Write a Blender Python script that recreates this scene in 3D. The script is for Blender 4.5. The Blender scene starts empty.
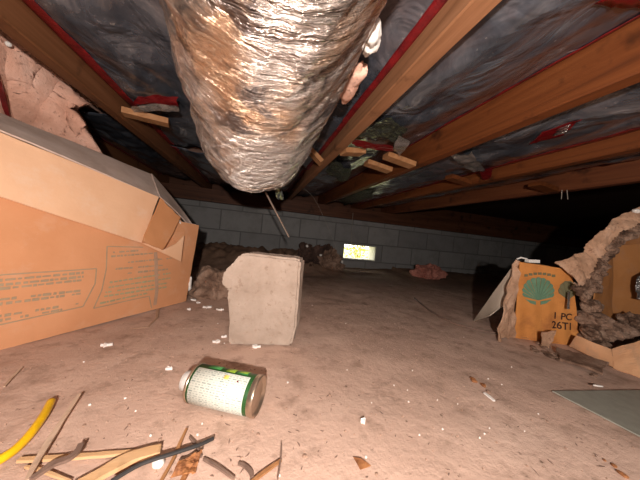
import bpy, bmesh, math, random
from mathutils import Vector, Matrix, noise
random.seed(7)
S = bpy.context.scene
COL = S.collection
R = random.random
def U(a, b): return a + (b-a)*random.random()
def V(*a): return Vector(a)

# ------------------------------------------------------------------ camera
F = 241.0; CZ = 0.33
_d = Vector((258-320, -(231-240), -F)).normalized()
_h = Vector((1, -0.1, 0)); _u = _h.cross(_d).normalized()
if _u.y < 0: _u = -_u
_x = _d.cross(_u)
M3 = Matrix((_x, _d, _u))                      # camera coords -> world
C0 = Vector((0, 0, CZ))
FW = M3 @ Vector((0, 0, -1))
cam = bpy.data.cameras.new('camera'); cam.sensor_width = 36; cam.lens = 36*F/640
cam.clip_start = 0.01
camo = bpy.data.objects.new('camera', cam); COL.objects.link(camo)
camo.matrix_world = Matrix.Translation(C0) @ M3.to_4x4()
S.camera = camo
def ray(px, py): return M3 @ Vector((px-320, -(py-240), -F))
def D(px, py, z): return C0 + ray(px, py)*(z/F)                 # point at depth z
def G(px, py, z=0.0):
    r = ray(px, py); return C0 + r*((z-CZ)/r.z)                 # point on the ground
def atY(px, py, y): r = ray(px, py); return C0 + r*(y/r.y)
def atX(px, py, x): r = ray(px, py); return C0 + r*(x/r.x)

def nz(p, s=1.0, o=3):
    return noise.fractal(Vector(p)*s, 0.9, 2.1, o)
def nzv(p, s=1.0): return noise.noise_vector(Vector(p)*s)

# ------------------------------------------------------------------ materials
def new_mat(name):
    m = bpy.data.materials.new(name); m.use_nodes = True
    nt = m.node_tree; b = nt.nodes['Principled BSDF']
    return m, nt, b
def N(nt, t, **kw):
    n = nt.nodes.new(t)
    for k, v in kw.items():
        if k in n.inputs: n.inputs[k].default_value = v
        else: setattr(n, k, v)
    return n
def ramp(nt, src, stops, interp='LINEAR'):
    r = nt.nodes.new('ShaderNodeValToRGB'); r.color_ramp.interpolation = interp
    e = r.color_ramp.elements
    while len(e) < len(stops): e.new(0.5)
    for el, (p, c) in zip(e, stops): el.position = p; el.color = (*c, 1)
    nt.links.new(src, r.inputs[0]); return r.outputs[0]
def coords(nt, scale=(1, 1, 1), rot=(0, 0, 0), loc=(0, 0, 0)):
    tc = nt.nodes.new('ShaderNodeTexCoord'); mp = nt.nodes.new('ShaderNodeMapping')
    mp.inputs['Scale'].default_value = scale; mp.inputs['Rotation'].default_value = rot
    mp.inputs['Location'].default_value = loc
    nt.links.new(tc.outputs['Object'], mp.inputs[0]); return mp.outputs[0]
def noisy(nt, vec, scale, detail=5, rough=.6, dist=0):
    n = N(nt, 'ShaderNodeTexNoise'); n.inputs['Scale'].default_value = scale
    n.inputs['Detail'].default_value = detail; n.inputs['Roughness'].default_value = rough
    n.inputs['Distortion'].default_value = dist
    nt.links.new(vec, n.inputs['Vector']); return n.outputs['Fac']
def mixc(nt, fac, a, b, mode='MIX'):
    m = nt.nodes.new('ShaderNodeMix'); m.data_type = 'RGBA'; m.blend_type = mode
    for i, s in ((0, fac), (6, a), (7, b)):
        if hasattr(s, 'links'): nt.links.new(s, m.inputs[i])
        elif isinstance(s, (int, float)): m.inputs[i].default_value = s
        else: m.inputs[i].default_value = (*s, 1)
    return m.outputs[2]
def bump(nt, b, h, strength=.4, dist=.01, prev=None):
    n = nt.nodes.new('ShaderNodeBump'); n.inputs['Strength'].default_value = strength
    n.inputs['Distance'].default_value = dist
    nt.links.new(h, n.inputs['Height'])
    if prev: nt.links.new(prev, n.inputs['Normal'])
    if b: nt.links.new(n.outputs[0], b.inputs['Normal'])
    return n.outputs[0]

def speckled(name, stops, scale=20, rough=.85, bs=.3, bd=.004, stretch=(1, 1, 1), fine=None, metallic=0, spec=.3):
    m, nt, b = new_mat(name); v = coords(nt, stretch)
    f = noisy(nt, v, scale, 6, .65)
    c = ramp(nt, f, stops)
    if fine:
        f2 = noisy(nt, v, fine[0], 3, .7); c = mixc(nt, ramp(nt, f2, [(fine[2], (0, 0, 0)), (fine[3], (1, 1, 1))]), c, fine[1])
    nt.links.new(c, b.inputs['Base Color']); b.inputs['Roughness'].default_value = rough
    b.inputs['Metallic'].default_value = metallic; b.inputs['Specular IOR Level'].default_value = spec
    bump(nt, b, noisy(nt, v, scale*2.5, 6, .7), bs, bd)
    return m
def plain(name, col, rough=.6, metallic=0, spec=.4):
    m, nt, b = new_mat(name); v = coords(nt)
    f = noisy(nt, v, 40, 4)
    c = ramp(nt, f, [(.3, tuple(x*.85 for x in col)), (.7, tuple(min(1, x*1.08) for x in col))])
    nt.links.new(c, b.inputs['Base Color']); b.inputs['Roughness'].default_value = rough
    b.inputs['Metallic'].default_value = metallic; b.inputs['Specular IOR Level'].default_value = spec
    return m

def mat_ground():
    m, nt, b = new_mat('dusty_dirt'); v = coords(nt)
    big = noisy(nt, v, 2.2, 4, .6, .4)
    c = ramp(nt, big, [(.25, (.46, .305, .235)), (.5, (.55, .38, .3)), (.75, (.61, .44, .355))])
    mid = noisy(nt, v, 14, 6, .7)
    c = mixc(nt, ramp(nt, mid, [(.33, (.85, .85, .85)), (.49, (0, 0, 0))]), c, (.33, .22, .165))
    fine = noisy(nt, v, 120, 3, .7)
    c = mixc(nt, ramp(nt, fine, [(.68, (0, 0, 0)), (.76, (.6, .6, .6))]), c, (.66, .54, .46))
    fine2 = noisy(nt, coords(nt, (1, 1, 1), (0, 0, 0), (5, 3, 1)), 55, 4, .75)
    c = mixc(nt, ramp(nt, fine2, [(.28, (1, 1, 1)), (.36, (0, 0, 0))]), c, (.16, .1, .07))
    # dark soil bank, plus fading light painted as darker brown towards the back wall
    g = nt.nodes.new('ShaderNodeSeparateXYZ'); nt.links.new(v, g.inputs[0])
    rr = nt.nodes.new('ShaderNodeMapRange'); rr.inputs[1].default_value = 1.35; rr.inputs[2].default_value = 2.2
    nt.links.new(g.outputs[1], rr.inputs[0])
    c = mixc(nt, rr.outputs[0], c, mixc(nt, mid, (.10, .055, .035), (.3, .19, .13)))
    nt.links.new(c, b.inputs['Base Color']); b.inputs['Roughness'].default_value = .95
    b.inputs['Specular IOR Level'].default_value = .15
    n1 = bump(nt, None, mid, .35, .012); bump(nt, b, noisy(nt, v, 90, 5, .7), .35, .004, n1)
    return m
def mat_wood(name, a, bb, cc, axis='Y'):
    m, nt, b = new_mat(name)
    sc = {'Y': (22, 1.1, 22), 'X': (1.1, 22, 22), 'Z': (22, 22, 1.1)}[axis]
    v = coords(nt, sc)
    f = noisy(nt, v, 1.6, 5, .65, .6)
    c = ramp(nt, f, [(.25, a), (.5, bb), (.78, cc)])
    v2 = coords(nt); spot = noisy(nt, v2, 9, 4, .6)
    c = mixc(nt, ramp(nt, spot, [(.28, (1, 1, 1)), (.42, (0, 0, 0))]), c, tuple(x*.5 for x in a))
    nt.links.new(c, b.inputs['Base Color']); b.inputs['Roughness'].default_value = .62
    b.inputs['Specular IOR Level'].default_value = .3
    bump(nt, b, f, .35, .003)
    return m
def mat_film():
    m, nt, b = new_mat('dusty_silver_film'); v = coords(nt, (1, 1, 1))
    f = noisy(nt, coords(nt, (1.6, 1, 1)), 5, 6, .65, 1.2)
    c = ramp(nt, f, [(.3, (.045, .055, .075)), (.48, (.105, .12, .15)), (.6, (.2, .21, .24)), (.7, (.5, .5, .52))])
    f2 = noisy(nt, coords(nt, (1, .6, 1), (0, 0, 0), (3, 1, 0)), 2.3, 4, .6, .8)
    c = mixc(nt, ramp(nt, f2, [(.55, (0, 0, 0)), (.72, (.6, .6, .6))]), c, (.26, .16, .13))
    f3 = noisy(nt, v, 60, 3, .7)
    c = mixc(nt, ramp(nt, f3, [(.66, (0, 0, 0)), (.74, (.6, .6, .6))]), c, (.5, .47, .45))
    nt.links.new(c, b.inputs['Base Color']); b.inputs['Metallic'].default_value = .55
    b.inputs['Roughness'].default_value = .27
    b.inputs['Coat Weight'].default_value = .6; b.inputs['Coat Roughness'].default_value = .12
    n1 = bump(nt, None, noisy(nt, coords(nt, (1.5, 1, 1)), 7, 3, .5, 1.2), .6, .025)
    bump(nt, b, noisy(nt, v, 30, 3, .5, .8), .15, .004, n1)
    return m
def mat_duct():
    m, nt, b = new_mat('wrinkled_silver_jacket')
    tc = nt.nodes.new('ShaderNodeTexCoord')
    mp = nt.nodes.new('ShaderNodeMapping'); mp.inputs['Rotation'].default_value = (0, 0, .35); mp.inputs['Scale'].default_value = (1, 6.5, 1)
    nt.links.new(tc.outputs['UV'], mp.inputs[0]); v = mp.outputs[0]
    st = noisy(nt, v, 7, 5, .62, .9)
    st2 = noisy(nt, v, 22, 4, .6, 1.2)
    big = noisy(nt, coords(nt), 6, 4, .6, .5)
    c = ramp(nt, st2, [(.3, (.3, .25, .22)), (.5, (.56, .48, .43)), (.7, (.78, .73, .68))])
    c = mixc(nt, ramp(nt, big, [(.5, (0, 0, 0)), (.66, (.7, .7, .7))]), c, (.62, .36, .19))
    big2 = noisy(nt, coords(nt, (1, 1, 1), (0, 0, 0), (4, 2, 6)), 9, 5, .65, .9)
    c = mixc(nt, ramp(nt, big2, [(.54, (0, 0, 0)), (.62, (.9, .9, .9))]), c, (.1, .085, .085))
    nt.links.new(c, b.inputs['Base Color'])
    b.inputs['Metallic'].default_value = .8; b.inputs['Roughness'].default_value = .27
    b.inputs['Coat Weight'].default_value = .8; b.inputs['Coat Roughness'].default_value = .07
    n1 = bump(nt, None, st, 1, .035); bump(nt, b, st2, .7, .009, n1)
    return m
def mat_cardboard(name, a, c2, dust=(.55, .42, .33), amt=(.55, .75), rough=.8):
    m, nt, b = new_mat(name)
    f = noisy(nt, coords(nt), 6, 5, .6)
    c = ramp(nt, f, [(.3, a), (.7, c2)])
    f2 = noisy(nt, coords(nt, (1, 1, 1), (0, 0, 0), (2, 5, 1)), 12, 6, .7)
    c = mixc(nt, ramp(nt, f2, [(amt[0], (0, 0, 0)), (amt[1], (.8, .8, .8))]), c, dust)
    nt.links.new(c, b.inputs['Base Color']); b.inputs['Roughness'].default_value = rough
    b.inputs['Specular IOR Level'].default_value = .25
    n1 = bump(nt, None, f, .2, .01); bump(nt, b, noisy(nt, coords(nt), 150, 3), .12, .002, n1)
    return m
def mat_cmu():
    m, nt, b = new_mat('painted_concrete_block')
    tc = nt.nodes.new('ShaderNodeTexCoord'); s = nt.nodes.new('ShaderNodeSeparateXYZ'); cb = nt.nodes.new('ShaderNodeCombineXYZ')
    nt.links.new(tc.outputs['Object'], s.inputs[0])
    a = nt.nodes.new('ShaderNodeMath'); a.operation = 'ADD'; a.inputs[1].default_value = 8.9; nt.links.new(s.outputs[0], a.inputs[0])
    a2 = nt.nodes.new('ShaderNodeMath'); a2.operation = 'ADD'; a2.inputs[1].default_value = 2.065*2-.0995; nt.links.new(s.outputs[2], a2.inputs[0])
    nt.links.new(a.outputs[0], cb.inputs[0]); nt.links.new(a2.outputs[0], cb.inputs[1])
    br = nt.nodes.new('ShaderNodeTexBrick'); nt.links.new(cb.outputs[0], br.inputs['Vector'])
    br.inputs['Scale'].default_value = 1; br.inputs['Brick Width'].default_value = .406; br.inputs['Row Height'].default_value = .2065
    br.inputs['Mortar Size'].default_value = .006; br.inputs['Mortar Smooth'].default_value = .4
    br.inputs['Color1'].default_value = (.23, .23, .23, 1); br.inputs['Color2'].default_value = (.3, .3, .295, 1)
    br.inputs['Mortar'].default_value = (.15, .15, .15, 1)
    v = coords(nt); f = noisy(nt, v, 7, 6, .7)
    c = mixc(nt, ramp(nt, f, [(.45, (0, 0, 0)), (.7, (.7, .7, .7))]), br.outputs[0], (.17, .17, .165))
    nt.links.new(c, b.inputs['Base Color']); b.inputs['Roughness'].default_value = .9
    inv = nt.nodes.new('ShaderNodeMath'); inv.operation = 'SUBTRACT'; inv.inputs[0].default_value = 1; nt.links.new(br.outputs['Fac'], inv.inputs[1])
    n1 = bump(nt, None, inv.outputs[0], .7, .008); bump(nt, b, noisy(nt, v, 80, 4), .4, .004, n1)
    return m
def mat_can_label():
    m, nt, b = new_mat('white_printed_label')
    tc = nt.nodes.new('ShaderNodeTexCoord')
    mp = nt.nodes.new('ShaderNodeMapping'); mp.inputs['Scale'].default_value = (1, 1, 1)
    nt.links.new(tc.outputs['UV'], mp.inputs[0])
    br = nt.nodes.new('ShaderNodeTexBrick'); nt.links.new(mp.outputs[0], br.inputs['Vector'])
    br.inputs['Scale'].default_value = 1; br.inputs['Brick Width'].default_value = .09; br.inputs['Row Height'].default_value = .045
    br.inputs['Mortar Size'].default_value = .013; br.inputs['Bias'].default_value = -.1; br.squash = .6
    br.inputs['Color1'].default_value = (.22, .27, .25, 1); br.inputs['Color2'].default_value = (.5, .53, .48, 1)
    br.inputs['Mortar'].default_value = (.56, .59, .53, 1)
    nt.links.new(br.outputs[0], b.inputs['Base Color']); b.inputs['Roughness'].default_value = .4
    return m

MT = dict(
    ground=mat_ground(), cmu=mat_cmu(),
    wood=mat_wood('joist_wood', (.06, .016, .004), (.125, .035, .008), (.18, .06, .017)),
    woodL=mat_wood('aged_joist_wood', (.07, .024, .009), (.13, .052, .02), (.19, .082, .037)),
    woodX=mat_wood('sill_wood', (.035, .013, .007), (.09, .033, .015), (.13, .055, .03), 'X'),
    wood2=mat_wood('tan_joist_wood', (.14, .058, .024), (.24, .11, .052), (.32, .165, .088)), wood5=mat_wood('dark_red_joist_wood', (.06, .018, .008), (.13, .04, .015), (.18, .065, .025)),
    pine=mat_wood('pale_pine', (.25, .11, .042), (.34, .165, .07), (.42, .23, .115)),
    pineY=mat_wood('yellow_pine', (.44, .26, .125), (.56, .345, .18), (.62, .42, .24), 'X'),
    greywood=mat_wood('grey_wood', (.3, .2, .14), (.5, .35, .25), (.6, .45, .34)),
    darkwood=mat_wood('dark_bark', (.1, .06, .045), (.2, .13, .1), (.3, .2, .15)),
    film=mat_film(), duct=mat_duct(),
    red=speckled('red_printed_plastic', [(.35, (.07, .004, .006)), (.65, (.2, .008, .01))], 30, .35, .5, .006, spec=.6),
    redlit=plain('red_plastic', (.13, .005, .007), .3),
    foil=speckled('crinkled_foil', [(.35, (.3, .3, .3)), (.65, (.7, .68, .66))], 14, .2, .7, .012, metallic=.85),
    greenfoil=speckled('green_lettered_film', [(.5, (.04, .045, .045)), (.6, (.13, .15, .08)), (.72, (.5, .55, .3))], 50, .25, .6, .01, (1, 4, 1), metallic=.6),
    pink=speckled('dusty_fibreglass', [(.3, (.5, .26, .18)), (.5, (.68, .39, .29)), (.72, (.78, .52, .42))], 9, .95, .7, .012, fine=(70, (.34, .18, .13), .6, .7)),
    rose=speckled('old_rose_fibreglass', [(.3, (.3, .1, .075)), (.7, (.6, .26, .2))], 14, .95, .7, .012),
    foam=plain('white_foam', (.8, .78, .74), .7),
    flake=plain('white_paint_flake', (.82, .78, .74), .6),
    block=speckled('dusty_concrete', [(.25, (.27, .2, .155)), (.45, (.36, .28, .225)), (.7, (.44, .35, .29))], 9, .9, .6, .008, fine=(55, (.3, .22, .17), .58, .68)),
    card=mat_cardboard('kraft_carton', (.56, .26, .125), (.63, .31, .16), (.6, .35, .22)),
    cardlit=mat_cardboard('pale_carton_lid', (.72, .42, .25), (.78, .5, .32), (.76, .53, .38)),
    cardtab=mat_cardboard('orange_brown_tab', (.5, .22, .09), (.56, .26, .12), (.55, .3, .17)), smear=plain('dust_smear', (.42, .27, .18), .9),
    carddust=mat_cardboard('dust_covered_carton', (.46, .34, .28), (.58, .45, .38), (.62, .5, .44), (.4, .6)),
    cardor=mat_cardboard('orange_carton', (.52, .2, .05), (.68, .3, .085), (.4, .15, .05), (.5, .7)),
    cardin=mat_cardboard('carton_interior', (.4, .17, .055), (.5, .23, .085), (.42, .22, .12), (.5, .7)),
    flap=mat_cardboard('worn_carton_flap', (.6, .32, .17), (.66, .38, .21), (.42, .27, .18), (.5, .68)),
    cardgrey=mat_cardboard('grey_carton_flap', (.42, .35, .28), (.5, .42, .34), (.52, .44, .37)),
    rot=speckled('rotten_carton', [(.3, (.03, .017, .012)), (.45, (.13, .075, .05)), (.58, (.32, .21, .15)), (.75, (.48, .34, .25))], 26, .95, .9, .012),
    rotlit=speckled('dusty_torn_carton', [(.3, (.26, .15, .09)), (.48, (.46, .28, .18)), (.7, (.58, .39, .28))], 12, .95, .6, .008, fine=(40, (.25, .14, .09), .6, .7)),
    rubble=speckled('brown_rubble', [(.3, (.09, .05, .035)), (.5, (.24, .15, .105)), (.75, (.42, .29, .22))], 14, .95, .8, .01),
    crumb=speckled('tan_crumb', [(.3, (.28, .17, .12)), (.7, (.4, .27, .2))], 14, .95),
    darkdirt=speckled('dark_soil', [(.3, (.035, .02, .016)), (.6, (.11, .065, .05)), (.8, (.2, .13, .1))], 9, .95, .8, .015),
    greydust=speckled('grey_dust', [(.3, (.15, .11, .095)), (.55, (.28, .21, .18)), (.8, (.42, .33, .28))], 12, .95, .7, .01),
    ink=plain('grey_ink', (.36, .27, .17), .8), green_ink=plain('faded_green_ink', (.34, .33, .19), .8),
    emblem=plain('green_emblem_ink', (.13, .25, .16), .7), emblemd=plain('dark_green_ink', (.16, .15, .08), .8),
    blackink=plain('black_ink', (.05, .02, .015), .8),
    metal=plain('dull_metal', (.5, .47, .44), .35, .8), rod=plain('brown_metal', (.34, .27, .22), .4, .6),
    tin=plain('can_metal', (.55, .44, .34), .28, .9),
    cangreen=plain('dark_green_label', (.02, .08, .02), .35), canlite=plain('light_green_label', (.35, .55, .05), .35),
    canmid=plain('mid_green_label', (.06, .3, .08), .35), label=mat_can_label(), yellow=plain('yellow_emblem', (.8, .6, .15), .4),
    cap=plain('white_plastic', (.55, .54, .52), .4), yel=plain('yellow_jacket', (.8, .47, .01), .3),
    black=plain('black_cord', (.03, .028, .028), .5), leaf=speckled('dry_leaf', [(.35, (.12, .04, .015)), (.7, (.48, .21, .08))], 60, .7, .5),
    slate=plain('grey_green_sheet', (.27, .27, .23), .5), string=plain('pale_string', (.4, .36, .3), .8),
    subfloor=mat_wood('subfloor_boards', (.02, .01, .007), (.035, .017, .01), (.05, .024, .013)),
    ventw=plain('vent_sleeve', (.62, .6, .52), .6), shrub=plain('yellow_green_leaf', (.5, .44, .03), .6), bark=plain('shrub_bark', (.2, .13, .07), .9),
    lawn=speckled('dry_lawn', [(.3, (.3, .32, .1)), (.7, (.6, .58, .3))], 20),
)
def _film_red(): pass

# ------------------------------------------------------------------ builders
def tag(o, label=None, cat=None, group=None, kind=None):
    if label: o['label'] = label
    if cat: o['category'] = cat
    if group: o['group'] = group
    if kind: o['kind'] = kind
    return o
def wpos(o):
    p = Vector((0, 0, 0))
    while o: p += o.location; o = o.parent
    return p
def thing(name, loc, label, cat, group=None):
    o = bpy.data.objects.new(name, None); COL.objects.link(o); o.location = loc
    o.empty_display_size = .05
    return tag(o, label, cat, group)
def mesh(name, vs, fs, mat, parent=None, origin=None, smooth=False, uv=None):
    base = wpos(parent) if parent else Vector((0, 0, 0))
    org = Vector(origin) if origin is not None else (Vector((0, 0, 0)) if parent else Vector((0, 0, 0)))
    me = bpy.data.meshes.new(name)
    off = base if parent else org
    me.from_pydata([tuple(Vector(v)-off) for v in vs], [], fs)
    bm = bmesh.new(); bm.from_mesh(me)
    bmesh.ops.recalc_face_normals(bm, faces=bm.faces); 
    bm.to_mesh(me); bm.free()
    if smooth:
        for p in me.polygons: p.use_smooth = True
    me.materials.append(mat)
    o = bpy.data.objects.new(name, me); COL.objects.link(o)
    if parent: o.parent = parent
    else: o.location = org
    return o
class MB:
    def __init__(s): s.v = []; s.f = []
    def add(s, vs, fs):
        n = len(s.v); s.v += [Vector(v) for v in vs]; s.f += [tuple(i+n for i in f) for f in fs]; return s
    def box(s, a, b):
        x0, y0, z0 = a; x1, y1, z1 = b
        return s.add([(x0,y0,z0),(x1,y0,z0),(x1,y1,z0),(x0,y1,z0),(x0,y0,z1),(x1,y0,z1),(x1,y1,z1),(x0,y1,z1)],
              [(0,3,2,1),(4,5,6,7),(0,1,5,4),(1,2,6,5),(2,3,7,6),(3,0,4,7)])
    def build(s, name, mat, parent=None, origin=None, smooth=False): return mesh(name, s.v, s.f, mat, parent, origin, smooth)
def sheet(fn, nu, nv, th, nrm=None):
    """closed slab following fn(u,v)"""
    P = [[Vector(fn(i/nu, j/nv)) for j in range(nv+1)] for i in range(nu+1)]
    top = []; bot = []
    for i in range(nu+1):
        for j in range(nv+1):
            a = P[min(i+1, nu)][j]-P[max(i-1, 0)][j]; b = P[i][min(j+1, nv)]-P[i][max(j-1, 0)]
            n = a.cross(b)
            n = n.normalized() if n.length > 1e-9 else Vector((0, 0, 1))
            top.append(P[i][j]); bot.append(P[i][j]-n*th)
    k = nv+1; o = len(top); f = []
    for i in range(nu):
        for j in range(nv):
            q = (i*k+j, (i+1)*k+j, (i+1)*k+j+1, i*k+j+1)
            f.append(q); f.append(tuple(x+o for x in reversed(q)))
    for i in range(nu):
        f.append((i*k, i*k+o, (i+1)*k+o, (i+1)*k)); a = i*k+nv; b = (i+1)*k+nv; f.append((a, b, b+o, a+o))
    for j in range(nv):
        f.append((j, j+1, j+1+o, j+o)); a = nu*k+j; f.append((a, a+o, a+1+o, a+1))
    return top+bot, f
def quadfn(a, b, c, d, amp=0, sc=8, ragged=0, seed=0, rsc=30):
    a, b, c, d = map(Vector, (a, b, c, d))
    n = (b-a).cross(d-a).normalized()
    def fn(u, v):
        u2, v2 = u, v
        if ragged:
            e = ragged
            if u in (0, 1) or v in (0, 1): pass
            pp = (a*(1-u)+b*u)*(1-v)+(d*(1-u)+c*u)*v
            k = noise.noise(pp*rsc+Vector((seed, 0, 0)))*e
            if u == 1: u2 = 1+k
            if v == 1: v2 = 1+k
            if u == 0: u2 = k
            if v == 0: v2 = k
        p = (a*(1-u2)+b*u2)*(1-v2)+(d*(1-u2)+c*u2)*v2
        return p + n*amp*nz(p+Vector((seed, 0, 0)), sc)
    return fn
def slab(poly, off, amp=0, sc=20, bev=0):
    """prism from 3D outline, extruded by vector off"""
    n = len(poly); vs = [Vector(p) for p in poly]; ws = [v+Vector(off) for v in vs]
    f = [tuple(range(n)), tuple(reversed(range(n, 2*n)))]
    f += [(i, (i+1) % n, (i+1) % n+n, i+n) for i in range(n)]
    return vs+ws, f
def tube(pts, r, seg=8, caps=True, flat=1.0, radf=None):
    pts = [Vector(p) for p in pts]; vs = []; fs = []
    up = Vector((0, 0, 1))
    for i, p in enumerate(pts):
        t = (pts[min(i+1, len(pts)-1)]-pts[max(i-1, 0)]).normalized()
        a = t.cross(up)
        if a.length < .1: a = t.cross(Vector((1, 0, 0)))
        a.normalize(); b = a.cross(t)
        rr = r if radf is None else r*radf(i/(len(pts)-1))
        for k in range(seg):
            th = 2*math.pi*k/seg
            vs.append(p+a*math.cos(th)*rr+b*math.sin(th)*rr*flat)
    for i in range(len(pts)-1):
        for k in range(seg):
            k2 = (k+1) % seg; fs.append((i*seg+k, i*seg+k2, (i+1)*seg+k2, (i+1)*seg+k))
    if caps: fs.append(tuple(reversed(range(seg)))); fs.append(tuple(range((len(pts)-1)*seg, len(pts)*seg)))
    return vs, fs
def bez(pts, n=24):
    pts = [Vector(p) for p in pts]; out = []
    m = len(pts)-1
    for i in range(n+1):
        t = i/n*m; k = min(int(t), m-1); u = t-k
        p0 = pts[max(k-1, 0)]; p1 = pts[k]; p2 = pts[k+1]; p3 = pts[min(k+2, m)]
        out.append(.5*((2*p1)+(p2-p0)*u+(2*p0-5*p1+4*p2-p3)*u*u+(3*p1-p0-3*p2+p3)*u**3))
    return out
def blob(c, size, amp=.25, sc=12, sub=4, zmin=None, seed=0, rot=0):
    bm = bmesh.new(); bmesh.ops.create_icosphere(bm, subdivisions=sub, radius=1)
    vs = []; c = Vector(c); cr, sr = math.cos(rot), math.sin(rot)
    for v in bm.verts:
        d = v.co.normalized()
        k = 1+amp*nz(Vector((d.x*size[0], d.y*size[1], d.z*size[2]))*sc+Vector((seed, seed*.3, 0)), 1, 4)
        p = Vector((d.x*size[0]*k, d.y*size[1]*k, d.z*size[2]*k))
        p = Vector((p.x*cr-p.y*sr, p.x*sr+p.y*cr, p.z))+c
        if zmin is not None: p.z = max(p.z, zmin)
        vs.append(p)
    fs = [tuple(x.index for x in f.verts) for f in bm.faces]; bm.free()
    return vs, fs
def gz(x, y):
    """height of the ground"""
    h = .006*nz((x, y, 0), 3.0) + .0025*nz((x, y, 5), 14)
    h *= min(1, max(.25, (abs(x)+y)/1.0))
    if y > 1.95:
        t = min(1, (y-1.95)/.45); t = t*t*(3-2*t)
        top = .15 if x < .55 else (.15-.13*min(1, (x-.55)/.3) if x < 1.6 else .05)
        h += t*top*(1+.45*nz((x, y, 0), 3.5)+.3*nz((x, y, 2), 11))
    return h
def Gs(px, py, up=0.0):
    p = G(px, py); p.z = gz(p.x, p.y)+up; return p

# ------------------------------------------------------------------ setting
def axis_vals(a, b, lo, hi, fine, coarse):
    xs = [a]; 
    while xs[-1] < b:
        x = xs[-1]; s = fine if lo <= x <= hi else coarse
        xs.append(min(b, x+s))
    return xs
X0, X1, Y0, Y1 = -2.4, 5.2, -1.6, 2.6
xs = axis_vals(X0-.2, X1+.2, -.9, 1.7, .018, .07); ys = axis_vals(Y0-.2, Y1+.02, .1, 2.7, .018, .06)
vs = [(x, y, gz(x, y)) for x in xs for y in ys]; k = len(ys)
fs = [(i*k+j, (i+1)*k+j, (i+1)*k+j+1, i*k+j+1) for i in range(len(xs)-1) for j in range(k-1)]
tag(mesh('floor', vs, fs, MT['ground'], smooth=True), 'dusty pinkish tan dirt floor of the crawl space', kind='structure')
VX0, VX1, VZ0, VZ1 = .965, 1.375, .112, .285
w = MB(); ZT = .566
w.box((X0-.2, Y1, -.3), (VX0, Y1+.2, ZT)).box((VX1, Y1, -.3), (X1+.2, Y1+.2, ZT))
w.box((VX0, Y1, -.3), (VX1, Y1+.2, VZ0)).box((VX0, Y1, VZ1), (VX1, Y1+.2, ZT))
tag(w.build('wall_back', MT['cmu']), kind='structure')
tag(MB().box((X0-.2, Y0-.2, -.3), (X0, Y1, ZT)).build('wall_left', MT['cmu']), kind='structure')
tag(MB().box((X1, Y0-.2, -.3), (X1+.2, Y1, ZT)).build('wall_right', MT['cmu']), kind='structure')
tag(MB().box((X0-.2, Y0-.2, -.3), (X1+.2, Y0, ZT)).build('wall_front', MT['cmu']), kind='structure')
JB = CZ+.356; JT = JB+.184
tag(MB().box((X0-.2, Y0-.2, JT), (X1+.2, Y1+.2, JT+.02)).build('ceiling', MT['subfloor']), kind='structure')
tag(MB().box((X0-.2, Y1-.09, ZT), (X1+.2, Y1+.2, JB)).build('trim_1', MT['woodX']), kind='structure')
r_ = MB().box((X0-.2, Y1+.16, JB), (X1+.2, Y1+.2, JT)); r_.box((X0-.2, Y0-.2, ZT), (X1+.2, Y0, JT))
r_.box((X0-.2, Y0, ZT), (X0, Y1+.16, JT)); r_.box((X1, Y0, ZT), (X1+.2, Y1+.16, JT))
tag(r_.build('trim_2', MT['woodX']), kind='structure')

# foundation vent with daylight behind it
t = thing('foundation_vent', (1.17, Y1, VZ0), 'small rectangular foundation vent glowing with daylight in the block wall', 'vent')
m = MB(); e = .008
m.box((VX0, Y1+.01, VZ0), (VX0+e, Y1+.19, VZ1)).box((VX1-e, Y1+.01, VZ0), (VX1, Y1+.19, VZ1))
m.box((VX0+e, Y1+.01, VZ0), (VX1-e, Y1+.19, VZ0+e)).box((VX0+e, Y1+.01, VZ1-e), (VX1-e, Y1+.19, VZ1))
m.build('sleeve', MT['ventw'], t)
m = MB()
for i in range(1, 12):
    x = VX0+(VX1-VX0)*i/12; m.box((x-.0006, Y1+.17, VZ0+e), (x+.0006, Y1+.172, VZ1-e))
for i in range(1, 5):
    z = VZ0+(VZ1-VZ0)*i/5; m.box((VX0+e, Y1+.172, z-.0006), (VX1-e, Y1+.174, z+.0006))
m.build('wire_screen', MT['metal'], t)
# outside: ground and a shrub
tag(MB().box((-2, Y1+.2, -.02), (8, Y1+8, .0)).build('lawn', MT['lawn']), 'pale lawn outside seen through the foundation vent', 'lawn', kind='structure')
sx_, sy_ = 1.62, 3.7
sh = thing('garden_shrub', (sx_, sy_, 0), 'yellow green shrub outside seen through the foundation vent', 'shrub')
m = MB()
for i in range(520):
    c = Vector((sx_+random.gauss(0, .16), sy_+random.gauss(0, .1), abs(random.gauss(.22, .13))+.03))
    a = Vector((U(-1, 1), U(-1, 1), U(-1, 1))).normalized()*.022; b_ = a.cross(Vector((U(-1, 1), U(-1, 1), U(-1, 1)))).normalized()*.011
    m.add([c-a, c-b_, c+a, c+b_], [(0, 1, 2, 3)])
tag(m.build('foliage', MT['shrub'], sh), kind='stuff')
for i in range(5):
    v_, f_ = tube([(sx_+U(-.05, .05), sy_, 0), (sx_+U(-.2, .2), sy_+U(-.06, .06), .4)], .004, 6); mesh('stem', v_, f_, MT['bark'], sh)

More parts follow.
